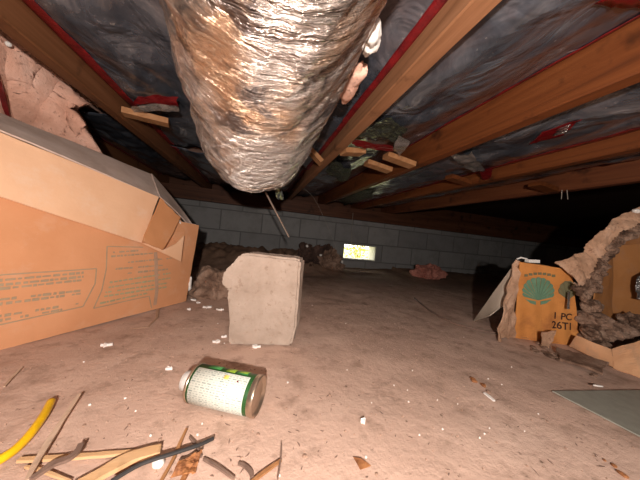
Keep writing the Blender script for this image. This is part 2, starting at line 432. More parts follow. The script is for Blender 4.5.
# ------------------------------------------------------------------ joists
JX = {'a': -1.76, 'b': -1.355, 'c': -.95, 'J1': -.546, 'J2': .264, 'J3': .641, 'J4': 1.06, 'J5': 1.47}
JL = {'a': 'wooden floor joist in the dark, third to the left of the hanging insulation', 'b': 'wooden floor joist in the dark behind the cartons, second beyond the hanging insulation',
 'c': 'wooden floor joist behind the hanging pink insulation', 'J1': 'long brown floor joist descending at upper left, left of the silver duct',
 'J2': 'pale tan floor joist right beside the silver duct', 'J3': 'big orange brown floor joist crossing the upper right, with a knot near its end',
 'J4': 'floor joist behind the big orange one, red insulation edge above it', 'J5': 'dark reddish floor joist, third to the right of the pale one beside the duct',
 'J6': 'dim floor joist, fourth to the right of the pale one beside the duct', 'J7': 'dim floor joist in the dark, fifth to the right of the pale one',
 'J8': 'dim floor joist in the dark, sixth to the right of the pale one', 'J9': 'last dim floor joist in the dark at far right'}
def joist(k, x, ya=Y0, yb=Y1+.16, mat=None):
    w_ = .038
    nY = 60; vs = []; fs = []
    prof = [(0, 0), (.003, -.0), (w_-.003, 0), (w_, .003), (w_, JT-JB-.001), (0, JT-JB-.001), (0, .003)]
    prof = [(0, .003), (.003, 0), (w_-.003, 0), (w_, .003), (w_, JT-JB-.001), (0, JT-JB-.001)]
    for i in range(nY+1):
        y = ya+(yb-ya)*i/nY; bow = 0
        for a, z in prof:
            zz = JB+z + (.0015*nz((x, y*3, a*40)) if z < .01 and y < 2.4 else 0)
            vs.append((x+a+.001*nz((x*5+a, y*4, z*3)), y, zz))
    n = len(prof)
    for i in range(nY):
        for j in range(n):
            j2 = (j+1) % n; fs.append((i*n+j, i*n+j2, (i+1)*n+j2, (i+1)*n+j))
    fs += [tuple(reversed(range(n))), tuple(range(nY*n, nY*n+n))]
    o = mesh('floor_joist', vs, fs, mat or MT['wood'], origin=(x+w_/2, 0, JB))
    return tag(o, JL[k], 'joist', 'floor joists overhead')
for k_, x in JX.items(): joist(k_, x, mat=MT['woodL'] if k_ in ('a', 'b', 'c', 'J1') else MT['wood2'] if k_ == 'J2' else MT['wood5'] if k_ == 'J5' else MT['wood'])
JL['h'] = 'short floor joist in shadow behind the end of the duct'
joist('h', -.142, 1.5, Y1+.16, MT['woodL'])

# knot on the big joist (a whorl of dark wood set in its face)
# ------------------------------------------------------------------ insulation between joists
JXR = {k_: x+.038 for k_, x in JX.items()}
def batt(xa, xb, za, zb, label, ya=Y0, yb=Y1-.1, sag=.02, seed=0, red=(1, 1), amp=.014, rw=.03):
    """film-faced batt: facing sheet with red printed flanges, fibre body above"""
    t = thing('insulation_batt', ((xa+xb)/2, (ya+yb)/2, JT-.03), label, 'insulation', 'film faced insulation batts between joists')
    L = yb-ya; nu = 26; nv = int(L/.022)
    def f(u, v, dz=0):
        x = xa+.001+(xb-xa-.002)*u; y = ya+L*v
        z = za*(1-u)+zb*u - sag*math.sin(math.pi*u)*(1+.5*nz((seed, y*1.3, 0)))
        e = min(1, min(u, 1-u)*5+.15)
        z += amp*e*nz((x*9, y*4, seed), 1, 4)+amp*.5*e*abs(nz((x*6+y*9, y*7-x*4, seed+3), 1, 3))
        return Vector((x, y, z+dz))
    v_, f_ = sheet(lambda u, v: f(u, v), nu, nv, -.002)
    mesh('facing', v_, f_, MT['film'], t, smooth=True)
    # batt body above the film
    b_ = MB().box((xa+.004, ya, max(za, zb)+.03), (xb-.004, yb, JT-.003)); b_.build('fibre_body', MT['pink'], t)
    W = xb-xa
    if red[0]:
        v_, f_ = sheet(lambda u, v: f(u*rw/W, v, -.0025), 3, nv, -.001); mesh('red_edge', v_, f_, MT['red'], t, smooth=True)
    if red[1]:
        v_, f_ = sheet(lambda u, v: f(1-rw/W*(1-u), v, -.0025), 3, nv, -.001); mesh('red_edge', v_, f_, MT['red'], t, smooth=True)
    return t, f
c_ = CZ
batt(JXR['b'], JX['c'], c_+.42, c_+.42, 'film faced insulation batt in the dark, second to the left of the long left joist', seed=1)
batt(JXR['c'], JX['J1'], c_+.43, c_+.43, 'film faced insulation batt just left of the long left joist, partly fallen', ya=1.2, seed=2)
batt(JXR['J1'], -.185, c_+.42, c_+.445, 'dark film faced insulation batt between left joist and silver duct', yb=1.48, seed=3, red=(1, 0), rw=.03, sag=.01)
batt(.175, JX['J2'], c_+.45, c_+.407, 'narrow film faced insulation strip between silver duct and pale joist', yb=1.48, seed=4, red=(0, 1), sag=.0, amp=.006, rw=.016)
batt(JXR['J1'], -.142, c_+.42, c_+.42, 'film faced insulation batt behind the duct, left of the short shadowed joist', ya=1.5, seed=5)
batt(-.104, JX['J2'], c_+.42, c_+.42, 'film faced insulation batt behind the duct, right of the short shadowed joist', ya=1.5, seed=6)
bt, bf = batt(JXR['J2'], JX['J3'], c_+.405, c_+.462, 'crinkled grey film faced insulation batt between pale joist and big orange joist', seed=7, sag=.015, rw=.012)
bt4, bf4 = batt(JXR['J3'], JX['J4'], c_+.42, c_+.41, 'film faced insulation batt with red printed patch right of the big orange joist', seed=8, rw=.035)
batt(JXR['J4'], JX['J5'], c_+.40, c_+.45, 'dim film faced insulation batt, third bay right of the duct', seed=9)
# batt(JXR['J5'], JX['J6'], c_+.41, c_+.41, 'dim film faced insulation batt, fourth bay right of the duct', seed=10)
# batt(JXR['J6'], JX['J7'], c_+.41, c_+.41, 'dark film faced insulation batt, fifth bay right of the duct', seed=11)
# header that the cut joist hangs from
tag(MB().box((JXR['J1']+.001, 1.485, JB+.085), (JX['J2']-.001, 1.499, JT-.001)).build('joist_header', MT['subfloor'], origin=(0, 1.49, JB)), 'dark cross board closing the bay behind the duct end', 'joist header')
def patch(f, u0, u1, v0, v1, name, mat, parent, dz=-.004, n=14, skew=0):
    v_, f_ = sheet(lambda u, v: f(u0+(u1-u0)*u, v0+(v1-v0)*v+skew*u, dz), n, n, -.001); return mesh(name, v_, f_, mat, parent, smooth=True)
def vof(y): return (y-Y0)/((Y1-.1)-Y0)
def bayuv(px, py, xa, xb, z):
    p = G(px, py, z); return (p.x-xa)/(xb-xa), vof(p.y)
# printed red panels on two facings
u, v = bayuv(568, 127, JXR['J3'], JX['J4'], c_+.40)
pp = patch(bf4, u-.08, u+.09, v-.012, v+.012, 'red_printed_patch', MT['redlit'], bt4, skew=.02)
for i in range(5): patch(bf4, u-.05+.022*i, u-.04+.022*i, v-.004+.002*i, v+.004+.002*i, 'pale_lettering', MT['foil'], bt4, dz=-.0065, n=3)
u, v = bayuv(630, 2, JXR['J2'], JX['J3'], c_+.44)
patch(bf, max(.5, u-.2), .97, v-.035, v+.002, 'red_printed_patch', MT['redlit'], bt)

# ------------------------------------------------------------------ cross bridging and torn film
def stick(name, a, b, w, t, mat, label, cat='bridging', group='wooden cross bridging between joists', wd=(0, 1, 0), sm=False):
    a = Vector(a); b = Vector(b); d = (b-a).normalized(); s = Vector(wd); s = (s-d*s.dot(d)).normalized(); n = d.cross(s)
    vs = []
    for p in (a, b):
        for i, j in ((-1, -1), (1, -1), (1, 1), (-1, 1)): vs.append(p+s*w/2*i+n*t/2*j)
    fs = [(3, 2, 1, 0), (4, 5, 6, 7)]+[(i, (i+1) % 4, (i+1) % 4+4, i+4) for i in range(4)]
    o = mesh(name, vs, fs, mat, origin=a)
    return tag(o, label, cat, group)
zb = JB+.012; zt = CZ+.42
stick('cross_bridging', (-.507, 1.03, JB+.022), (-.37, 1.06, JB+.024), .045, .02, MT['pine'], 'stub of wooden cross bridging on the left joist under red film')
stick('cross_bridging', (.262, 1.12, JB-.005), (.19, 1.14, JB+.06), .05, .02, MT['pine'], 'small wooden bridging end on the duct side of the pale joist')
stick('cross_bridging', (.306, .95, JB+.004), (.40, .97, JB+.024), .05, .02, MT['pine'], 'wooden cross bridging end at the right foot of the pale joist')
stick('cross_bridging', (.638, .95, JB+.004), (.50, .95, JB+.024), .05, .02, MT['pine'], 'wooden cross bridging end on the big orange joist, the nearer of its pair')
stick('cross_bridging', (.60, 1.08, JB+.006), (.47, 1.08, JB+.024), .05, .02, MT['pine'], 'wooden cross bridging end on the big orange joist, the farther of its pair')
stick('cross_bridging', (1.056, 1.06, JB+.01), (.93, 1.06, JB+.024), .05, .02, MT['wood'], 'wooden bridging end under silver scrap on the joist behind the big orange one')
stick('cross_bridging', (1.465, .93, JB+.01), (1.34, .93, JB+.024), .06, .02, MT['wood'], 'dim wooden bridging end on the dark reddish joist')
def crumple(name, pts, mat, label, cat, amp=.010, sc=15, n=16, th=.0008, group=None, parent=None, seed=0):
    v_, f_ = sheet(quadfn(*pts, amp=amp, sc=sc, ragged=.12, seed=seed), n, n, th)
    o = mesh(name, v_, f_, mat, parent, origin=None if parent else pts[0], smooth=False)
    return o if parent else tag(o, label, cat, group)
def q(*a, z): return [G(x, y, CZ+z) for x, y in a]
def hz(px, py, z): return G(px, py, CZ+z)
t = thing('torn_film', hz(470, 158, .38), 'crumpled silver film scrap with a red corner behind the big orange joist', 'torn film')
crumple('silver_scrap', [hz(450, 155, .385), hz(472, 153, .385), hz(487, 172, .375), hz(466, 170, .372)], MT['foil'], 0, 0, parent=t, amp=.011)
crumple('red_corner', [hz(480, 173, .372), hz(493, 167, .376), hz(491, 177, .37), hz(484, 181, .368)], MT['redlit'], 0, 0, parent=t, amp=.01)
t = thing('torn_film', hz(385, 140, .39), 'torn film with green lettering and red edge above the bridging right of the pale joist', 'torn film')
crumple('green_lettered_scrap', [hz(360, 135, .385), hz(384, 118, .39), hz(408, 128, .395), hz(398, 142, .39)], MT['greenfoil'], 0, 0, parent=t, amp=.006, sc=30)
crumple('red_scrap', [hz(350, 140, .375), hz(392, 145, .385), hz(391, 151, .38), hz(356, 147, .37)], MT['redlit'], 0, 0, parent=t, amp=.008)
crumple('silver_scrap', [hz(392, 149, .382), hz(400, 133, .39), hz(410, 141, .39), hz(400, 155, .38)], MT['foil'], 0, 0, parent=t, amp=.012)
t = thing('torn_film', hz(140, 110, .38), 'red film with silver hem above the bridging stub on the left joist', 'torn film')
crumple('red_scrap', [hz(137, 96, .40), hz(178, 97, .40), hz(177, 106, .39), hz(137, 104, .39)], MT['redlit'], 0, 0, parent=t, amp=.008)
crumple('silver_hem', [hz(131, 106, .385), hz(176, 105, .385), hz(177, 111, .38), hz(134, 113, .375)], MT['foil'], 0, 0, parent=t, amp=.01)
tag(crumple('torn_film', [hz(335, 195, .40), hz(375, 188, .40), hz(372, 197, .38), hz(345, 205, .38)], MT['greenfoil'], '', '', amp=.008, sc=18), 'pale crinkled film glinting deep between joists above the vent', 'torn film')
tag(crumple('torn_film', [hz(335, 160, .40), hz(352, 172, .395), hz(345, 183, .39), hz(325, 172, .39)], MT['greenfoil'], '', '', amp=.008, sc=18, seed=4), 'dark glinting film scrap right of the duct end', 'torn film')

# ------------------------------------------------------------------ duct
def build_duct():
    t = thing('flexible_duct', (-.02, .3, CZ+.38), 'fat silver plastic wrapped flexible duct hanging from the joists', 'duct')
    path = bez([(-.02, -1.2, CZ+.37), (-.02, -.5, CZ+.375), (-.012, .0, CZ+.375), (-.012, .3, CZ+.366), (-.02, .52, CZ+.318), (-.028, .7, CZ+.281), (-.032, .86, CZ+.285),
                (-.03, 1.02, CZ+.36), (-.02, 1.12, CZ+.46), (-.02, 1.16, CZ+.535)], 330)
    rad = .153; seg = 120; vs = []; fs = []; uvs = []
    sL = 0; prev = None
    for i, p in enumerate(path):
        tt = (path[min(i+1, len(path)-1)]-path[max(i-1, 0)]).normalized()
        a = tt.cross(Vector((0, 0, 1))) if abs(tt.z) < .8 else Vector((1, 0, 0))
        a = Vector((1, 0, 0)); a = (a-tt*a.dot(tt)).normalized(); b = a.cross(tt).normalized()
        if prev is not None: sL += (p-prev).length
        prev = p
        for k in range(seg):
            th = 2*math.pi*k/seg
            arc = th*rad
            hx = Vector((math.cos(th)*rad*4.5, math.sin(th)*rad*4.5, 0))
            w1 = nz((hx.x, hx.y, sL*26+math.sin(th)*1.2+math.cos(th)*1.3), 1, 4)
            w2 = 1-abs(nz((hx.x*2.2, hx.y*2.2, sL*50+math.cos(th)*3), 1, 3))*1.6
            w3 = nz((math.cos(th)*2, math.sin(th)*2, sL*5+7), 1, 2)
            w4 = 1-abs(nz((math.cos(th)*1.6+sL*2, math.sin(th)*1.6, sL*11+math.cos(th)*2.4), 1, 2))*2.2
            r = rad+.0022*w1+.0010*w2+.006*w3+.006*w4-.004
            vs.append(p+a*math.cos(th)*r+b*math.sin(th)*r)
    for i in range(len(path)-1):
        for k in range(seg):
            k2 = (k+1) % seg; fs.append((i*seg+k, i*seg+k2, (i+1)*seg+k2, (i+1)*seg+k))
    o = mesh('jacket', vs, fs, MT['duct'], t, smooth=True)
    me = o.data; uv = me.uv_layers.new(name='UVMap')
    for poly in me.polygons:
        for li in poly.loop_indices:
            vi = me.loops[li].vertex_index; i, k = divmod(vi, seg)
            uu = k/seg
            if uu == 0 and any((me.loops[l].vertex_index % seg) == seg-1 for l in poly.loop_indices): uu = 1
            uv.data[li].uv = (uu, i/len(path)*2.6)
    # loose strap tab at the lowest point
    v_, f_ = sheet(quadfn(D(273, 186, .93), D(281, 184, .93), D(284, 200, .93), D(277, 199, .93), amp=.006, sc=40), 6, 8, .001)
    mesh('loose_tab', v_, f_, MT['greenfoil'], t)
build_duct()
v_, f_ = tube([D(266, 193, .95), D(277, 214, .96), D(289, 237, .98)], .0035, 8)
tag(mesh('hanging_rod', v_, f_, MT['rod'], origin=D(266, 193, .95)), 'thin metal rod hanging slantwise below the duct end', 'rod')
v_, f_ = blob(D(370, 38, .42), (.018, .035, .02), .5, 40, 4, seed=2, rot=-.4)
tag(mesh('foam_lump', v_, f_, MT['foam'], origin=D(370, 38, .42), smooth=True), 'white foam lump wedged between duct and pale joist', 'foam')
v_, f_ = blob(D(352, 84, .56), (.02, .07, .016), .4, 30, 4, seed=5, rot=-.15)
tag(mesh('fibreglass_tuft', v_, f_, MT['pink'], origin=D(352, 84, .56), smooth=True), 'beige fibreglass tuft squeezed beside the duct below the white foam', 'insulation')

# ------------------------------------------------------------------ hanging insulation, upper left
t = thing('hanging_insulation', (-.75, .85, JB), 'dusty pink fibreglass batt sagging out of the left bay above the carton', 'insulation')
def hang(u, v):
    # u across (left->right), v top->bottom ; curtain with folds
    top = [D(-60, -10, .60), D(0, 34, .70), D(60, 72, .84)]
    bot = [D(-60, 120, .62), D(10, 128, .80), D(104, 158, .98)]
    k = min(u*2, 1.999); i = int(k); w_ = k-i
    a = top[i].lerp(top[i+1], w_); b = bot[i].lerp(bot[i+1], w_)
    p = a.lerp(b, v)
    n = Vector((.35, -1, .1)).normalized()
    q_ = p+V(0, 0, 0); p = p+n*(.05*math.sin(math.pi*v)+.05*nz((q_.x*7, q_.y*7, q_.z*2.5), 1, 2)+.02*abs(nz((q_.x*13, q_.y*13, q_.z*5), 1, 2))+.008*nz(q_, 22, 2))
    if u == 1: p += Vector((.008*nz(p, 9, 2), 0, 0))
    return p
v_, f_ = sheet(hang, 60, 60, .05); mesh('fibre_body', v_, f_, MT['pink'], t, smooth=True)
v_, f_ = sheet(quadfn(D(-5, 60, .64), D(5, 92, .68), D(12, 122, .74), D(-10, 112, .7), amp=.004), 8, 8, .002); mesh('red_edge', v_, f_, MT['red'], t)
v_, f_ = blob(D(8, 44, .66), (.007, .007, .007), .2, 30, 2); mesh('white_speck', v_, f_, MT['foam'], t)

# ------------------------------------------------------------------ big carton at the left
def box_face(A, B, h): return A, B, h
BA = Vector((-.266, 1.121, 0)); BB = Vector((-.536, .698, 0)); du = (BB-BA).normalized(); dn = Vector((du.y, -du.x, 0))
if dn.x < 0: dn = -dn     # outward normal of the printed face
BL = 1.25; BH = .325; BW = .42
t = thing('cardboard_carton', BA+du*.6-dn*.2, 'large brown cardboard carton with faded printed panels lying at left', 'carton')
P = lambda s, z, o=0: BA+du*s+dn*o+Vector((0, 0, z))
def ff(u, v):
    s = BL*u; z = .004+(BH+.10*s)*v
    s -= .03*v*(1-u)**8; bulge = .012*math.sin(math.pi*min(1, u*1.6))*math.sin(math.pi*v)
    return P(s, z, bulge+.003*nz((s, z, 0), 6))
v_, f_ = sheet(ff, 70, 24, -.004); front = mesh('front_panel', v_, f_, MT['card'], t, smooth=False)
v_, f_ = sheet(quadfn(P(0, .004, -.004), P(0, .004, -BW), P(0, BH-.045, -BW), P(-.028, BH, -.004), amp=.004, sc=6), 16, 14, .004); mesh('end_panel', v_, f_, MT['card'], t)
v_, f_ = sheet(quadfn(P(0.004, .004, -BW), P(BL, .004, -BW), P(BL, BH+.1*BL-.055, -BW), P(0.004, BH-.045, -BW), amp=.003), 12, 8, .004); mesh('back_panel', v_, f_, MT['card'], t)
v_, f_ = sheet(quadfn(P(BL, .004, -.004), P(BL, .004, -BW), P(BL, BH+.1*BL-.055, -BW), P(BL, BH+.1*BL-.003, -.004), amp=.003), 12, 8, .004); mesh('end_panel', v_, f_, MT['card'], t)
v_, f_ = sheet(quadfn(P(-.02, BH+.001, -.005), P(BL, BH+.1*BL+.001, -.005), P(BL, BH+.1*BL-.05, -BW), P(0.005, BH-.04, -BW), amp=.004), 20, 12, .004); mesh('top_panel', v_, f_, MT['carddust'], t)
v_, f_ = sheet(quadfn(P(0.005, .006, -.005), P(BL, .006, -.005), P(BL, .006, -BW), P(0.005, .006, -BW)), 4, 4, .003); mesh('bottom_panel', v_, f_, MT['card'], t)
# printed panels on the front face, addressed by pixels on that face
def onface(px, py, o=.0):
    r = ray(px, py); d = dn.dot(r); k = dn.dot(BA-C0)/d; p = C0+r*k
    s = (p-BA).dot(du); z = p.z
    return s, z
def fp(s, z, o=.0015):
    u, v = s/BL, (z-.004)/(BH+.10*s); return ff(u, v)+dn*o
def ribbon(mb, pts, w, f, n=12, o=.0015):
    for (s0, z0), (s1, z1) in zip(pts[:-1], pts[1:]):
        L = math.hypot(s1-s0, z1-z0); 
        if L < 1e-6: continue
        nx, nz_ = -(z1-z0)/L*w/2, (s1-s0)/L*w/2; m_ = max(1, min(n, int(L/.02)))
        for i in range(m_):
            a, b = i/m_, (i+1)/m_
            c = [(s0+(s1-s0)*a-nx, z0+(z1-z0)*a-nz_), (s0+(s1-s0)*b-nx, z0+(z1-z0)*b-nz_), (s0+(s1-s0)*b+nx, z0+(z1-z0)*b+nz_), (s0+(s1-s0)*a+nx, z0+(z1-z0)*a+nz_)]
            q_ = [f(*x, o) for x in c]+[f(*x, o-.0009) for x in c]
            mb.add(q_, [(0, 1, 2, 3), (7, 6, 5, 4), (0, 4, 5, 1), (1, 5, 6, 2), (2, 6, 7, 3), (3, 7, 4, 0)])
F1 = [onface(*p) for p in ((-40, 281), (0, 274), (93, 268), (92, 283), (81, 306), (0, 324), (-40, 331))]
F2 = [onface(*p) for p in ((140, 247), (104, 246), (103, 268), (99, 290), (92, 308), (148, 296))]
m = MB(); ribbon(m, F1, .0028, fp); m.build('printed_frame', MT['ink'], front)
m = MB(); ribbon(m, F2, .0028, fp); ribbon(m, [onface(148, 296), onface(151, 308)], .0028, fp); m.build('printed_frame', MT['ink'], front)
def texty(rows, h, mat, name, den=.8):
    for (a, b) in rows:
        m = MB()
        s0, z0 = onface(*a); s1, z1 = onface(*b); L = math.hypot(s1-s0, z1-z0); x = 0
        while x < L:
            wl = U(.004, .016)
            if R() < den:
                t0, t1 = x/L, min(1, (x+wl)/L)
                ribbon(m, [(s0+(s1-s0)*t0, z0+(z1-z0)*t0), (s0+(s1-s0)*t1, z0+(z1-z0)*t1)], h*U(.6, 1.1), fp)
            x += wl+U(.002, .005)
        m.build(name, mat, front)
texty([((-30, 282), (80, 272)), ((-30, 287), (80, 276)), ((-30, 291), (78, 279.5)), ((-30, 302), (78, 290)), ((-30, 307), (78, 293)), ((-30, 320), (76, 303)), ((-30, 325), (60, 309))], .0062, MT['ink'], 'faded_print', .93)
texty([((110, 252), (138, 250)), ((108, 256), (150, 253)), ((125, 262), (168, 258)), ((107, 269), (160, 265)), ((125, 273), (165, 269))], .006, MT['ink'], 'faded_print', .93)
texty([((107, 282), (168, 273)), ((106, 287), (168, 278)), ((103, 292), (165, 283)), ((102, 296), (165, 287)), ((98, 303), (146, 293))], .006, MT['green_ink'], 'faded_print', .93)
# dusty smear on the face and floor in front of it
m = MB(); sm = [onface(*p) for p in ((152, 252), (153, 270), (155, 290), (154, 305))]; ribbon(m, sm, .012, fp, o=.003); m.build('dust_streak', MT['smear'], front)
v_, f_ = tube([Gs(158, 306, .002), Gs(157, 318, .002), Gs(148, 327, .002), Gs(130, 329, .002)], .006, 8, flat=.35, radf=lambda t_: 1-.7*t_)
tag(mesh('dust_trail', v_, f_, MT['smear'], origin=Gs(158, 308)), 'curved streak of grey dust on the floor at the carton foot', 'dust', kind='stuff')

# ------------------------------------------------------------------ carton lid lying on it
def faceplane(px, py, o):
    r = ray(px, py); k = (dn.dot(BA-C0)+o)/dn.dot(r); return C0+r*k
t = thing('carton_lid', P(.5, BH, -.1), 'pale cardboard lid with dusty grey top sliding off the big carton', 'carton lid')
l0 = faceplane(0, 194, .028); l1 = faceplane(142, 243, .022); ld = (l0-l1).normalized()
l0e = l1+ld*1.15
h0 = faceplane(0, 131, -.015); h1 = faceplane(159, 197, -.01); h0e = h1+(h0-h1).normalized()*1.15
g0 = faceplane(0, 113, -.15); g1 = faceplane(151, 174, -.17); g0e = g1+(g0-g1).normalized()*1.15
def bow(a, b, c, d, amp, seed, dirv):
    f = quadfn(a, b, c, d, amp=.003, sc=7, seed=seed)
    return lambda u, v: f(u, v)+dirv*amp*math.sin(math.pi*u)*(.4+.6*v)
v_, f_ = sheet(bow(h1, h0e, l0e, l1, -.006, 1, Vector((0, 0, 1))), 60, 14, .004); mesh('front_side', v_, f_, MT['cardlit'], t)
v_, f_ = sheet(bow(g1, g0e, h0e, h1, .004, 2, Vector((0, 0, 1))), 60, 14, .004); mesh('dusty_top', v_, f_, MT['carddust'], t)
e1 = faceplane(193, 226, -.05)
v_, f_ = sheet(lambda u, v: (g1.lerp(h1, v)).lerp(e1.lerp(e1+Vector((-.006, -.01, -.012)), v), u)+Vector((0, 0, .006*math.sin(math.pi*u))), 16, 8, .004); mesh('end_flap', v_, f_, MT['carddust'], t)
v_, f_ = sheet(quadfn(faceplane(160, 199, .012), faceplane(180, 218, .014), faceplane(162, 250, .038), faceplane(142, 241, .038), amp=.003, ragged=.04), 12, 14, .004); mesh('tucked_tab', v_, f_, MT['cardtab'], t)
v_, f_ = slab([faceplane(*p, .034) for p in ((142, 243), (150, 244), (163, 250), (176, 244), (184, 236), (181, 261.5), (160, 251.5))], -dn*.004); mesh('torn_corner', v_, f_, MT['cardlit'], t)
v_, f_ = sheet(quadfn(faceplane(184, 236, .004), faceplane(176, 244, .012), faceplane(165, 225, -.01), faceplane(180, 218, -.02), amp=.003), 8, 8, .003); mesh('tab_edge', v_, f_, MT['card'], t)
# back support side so the lid is a tray
b0 = g1+Vector((0, .02, -.14)); b0e = g0e+Vector((0, .02, -.14))
v_, f_ = sheet(quadfn(g1, g0e, b0e, b0, amp=.003), 30, 8, .004); mesh('back_side', v_, f_, MT['cardlit'], t)
v_, f_ = blob(faceplane(178, 222, -.012), (.012, .012, .010), .4, 60, 3)
tag(mesh('foam_lump', v_, f_, MT['foam'], origin=faceplane(178, 222, -.012)), 'white foam crumb caught in the open end of the carton lid', 'foam')
v_, f_ = blob(faceplane(190, 284, .0), (.006, .010, .026), .6, 60, 3, seed=3)
tag(mesh('foam_lump', v_, f_, MT['foam'], origin=faceplane(190, 284, .0)), 'ragged white foam crust on the corner of the big carton', 'foam')
# ------------------------------------------------------------------ concrete block
out = [(239, 255), (249, 253.5), (275, 257), (297, 258.5), (301, 261), (299, 285), (297, 310), (296, 328), (291, 346), (276, 345), (250, 343), (228, 341), (229, 322), (228, 305), (226, 296), (229, 289), (222, 287), (221, 280), (224, 271), (232, 265), (236, 258)]
zc = 0.70
base = Vector((-.052, .715, 0)); bdir = Vector((.183, -.019, 0)).normalized(); bn = Vector((bdir.y, -bdir.x, 0))
if bn.y > 0: bn = -bn
def onblk(px, py):
    r = ray(px, py); k = bn.dot(base-C0)/bn.dot(r); p = C0+r*k; return p
pts = [onblk(*p) for p in out]
for p in pts:
    if p.z < .012: p.z = 0.0
n = len(pts); cen = sum(pts, Vector())/n
bm = bmesh.new(); fr = [bm.verts.new(p) for p in pts]; face = bm.faces.new(fr)
ex = bmesh.ops.extrude_face_region(bm, geom=[face])
for e_ in ex['geom']:
    if isinstance(e_, bmesh.types.BMVert): e_.co += -bn*.05+Vector((.016, 0, .004))
bmesh.ops.recalc_face_normals(bm, faces=bm.faces)
bmesh.ops.bevel(bm, geom=[e_ for e_ in bm.edges], offset=.006, segments=2, affect='EDGES')
bmesh.ops.triangulate(bm, faces=[f for f in bm.faces if len(f.verts) > 4])
for _ in range(5):
    long = [e_ for e_ in bm.edges if e_.calc_length() > .012]
    if not long: break
    bmesh.ops.subdivide_edges(bm, edges=long, cuts=1); bmesh.ops.triangulate(bm, faces=bm.faces[:])
for v in bm.verts: v.co += v.normal*(.0022*nz(v.co, 30, 3)+.002*nz(v.co, 9))
for v in bm.verts: v.co.z = max(v.co.z, -.004)
me = bpy.data.meshes.new('concrete_block'); bm.to_mesh(me); bm.free()
org = Vector((cen.x, cen.y, 0)); me.transform(Matrix.Translation(-org)); me.materials.append(MT['block'])
blk = bpy.data.objects.new('concrete_block', me); COL.objects.link(blk); blk.location = org
tag(blk, 'broken pale concrete block standing on end in the middle of the floor', 'concrete block')
def onfloor_blob(name, px, py, size, mat, label, cat, amp=.5, sc=60, sub=3, rot=None, group=None, seed=None, sink=.3, kind=None):
    p = Gs(px, py); c = p+Vector((0, 0, size[2]*(1-sink)))
    v_, f_ = blob(c, size, amp, sc, sub, zmin=gz(p.x, p.y)-.002, seed=seed if seed is not None else U(0, 50), rot=rot if rot is not None else U(0, 3))
    return tag(mesh(name, v_, f_, mat, origin=p), label, cat, group, kind)

# ------------------------------------------------------------------ can
ca = Vector((-.104, .490, 0)); cb_ = Vector((.016, .437, 0)); ax = (cb_-ca).normalized(); CR = .0325; CL = (cb_-ca).length+.002
gzc = gz(-.04, .47)+.0005
side = Vector((-ax.y, ax.x, 0));  # points away from the camera
if side.y < 0: side = -side
c0 = ca+Vector((.010, -.004, CR+gzc+.001))+side*.004
def cyl(s, r, th):   # th=0 towards the camera, pi/2 up
    return c0+ax*s+(-side*math.cos(th)+Vector((0, 0, 1))*math.sin(th))*r
def lathe(prof, seg=64, a0=0, a1=2*math.pi):
    full = abs(a1-a0-2*math.pi) < 1e-6; n_ = seg if full else seg+1; vs = []; fs = []
    for s, r in prof:
        for k in range(n_): vs.append(cyl(s, r, a0+(a1-a0)*k/seg))
    for i in range(len(prof)-1):
        for k in range(seg):
            k2 = (k+1) % n_; fs.append((i*n_+k, i*n_+k2, (i+1)*n_+k2, (i+1)*n_+k))
    return vs, fs
t = thing('metal_can', ca+Vector((.05, -.0, gzc)), 'green and white labelled metal can with white cap lying on its side', 'can')
body = mesh('body', *lathe([(.0, .0001), (0, CR-.012), (.004, CR-.006), (.008, CR-.004), (.010, CR), (CL-.010, CR), (CL-.006, CR-.001)]), MT['cangreen'], t, smooth=True)
mesh('shoulder', *lathe([(-.0005, .016), (-.0008, CR-.013), (.003, CR-.006), (.006, CR+.0008), (.0095, CR+.0012), (.0105, CR+.0002)]), MT['tin'], t, smooth=True)
mesh('base_rim', *lathe([(CL-.010, CR+.0002), (CL-.006, CR+.0012), (CL-.001, CR+.0014), (CL+.001, CR+.0005), (CL+.0008, CR-.002), (CL-.004, CR-.0035), (CL-.0045, CR-.01), (CL-.0045, .0001)]), MT['tin'], t, smooth=True)
cp = mesh('cap', *lathe([(-.016, .0001), (-.016, .015), (-.0145, .0172), (-.002, .018), (-.0005, .018)], 40), MT['cap'], t, smooth=True)
R0, R1 = math.radians(-62), math.radians(82)
def cpatch(name, s0, s1, a0, a1, mat, lift, parent=body, seg=28):
    vs, fs = lathe([(s0, CR+lift-.0004), (s0+.0002, CR+lift), (s1-.0002, CR+lift), (s1, CR+lift-.0004)], seg, a0, a1)
    o = mesh(name, vs, fs, mat, parent, smooth=True)
    uv = o.data.uv_layers.new(name='UVMap')
    for lp in o.data.loops:
        i, k = divmod(lp.vertex_index, seg+1); uv.data[lp.index].uv = ((0, 0, 1, 1)[i]*.9, k/seg)
    return o
lab = cpatch('white_label', .014, CL-.017, R0, R1, MT['label'], .0006)
cpatch('green_panel', .030, .055, math.radians(88), math.radians(122), MT['canmid'], .0006)
cpatch('lime_panel', .066, .083, math.radians(88), math.radians(122), MT['canlite'], .0006)
cpatch('lime_panel', .087, .108, math.radians(88), math.radians(122), MT['canmid'], .0007)
cpatch('lime_panel', .090, .106, math.radians(94), math.radians(120), MT['canlite'], .001)
cpatch('yellow_emblem', .070, .079, math.radians(60), math.radians(73), MT['yellow'], .0011, parent=body, seg=8)
cpatch('red_dot', .096, .099, math.radians(58), math.radians(63), MT['redlit'], .0011, parent=body, seg=4)

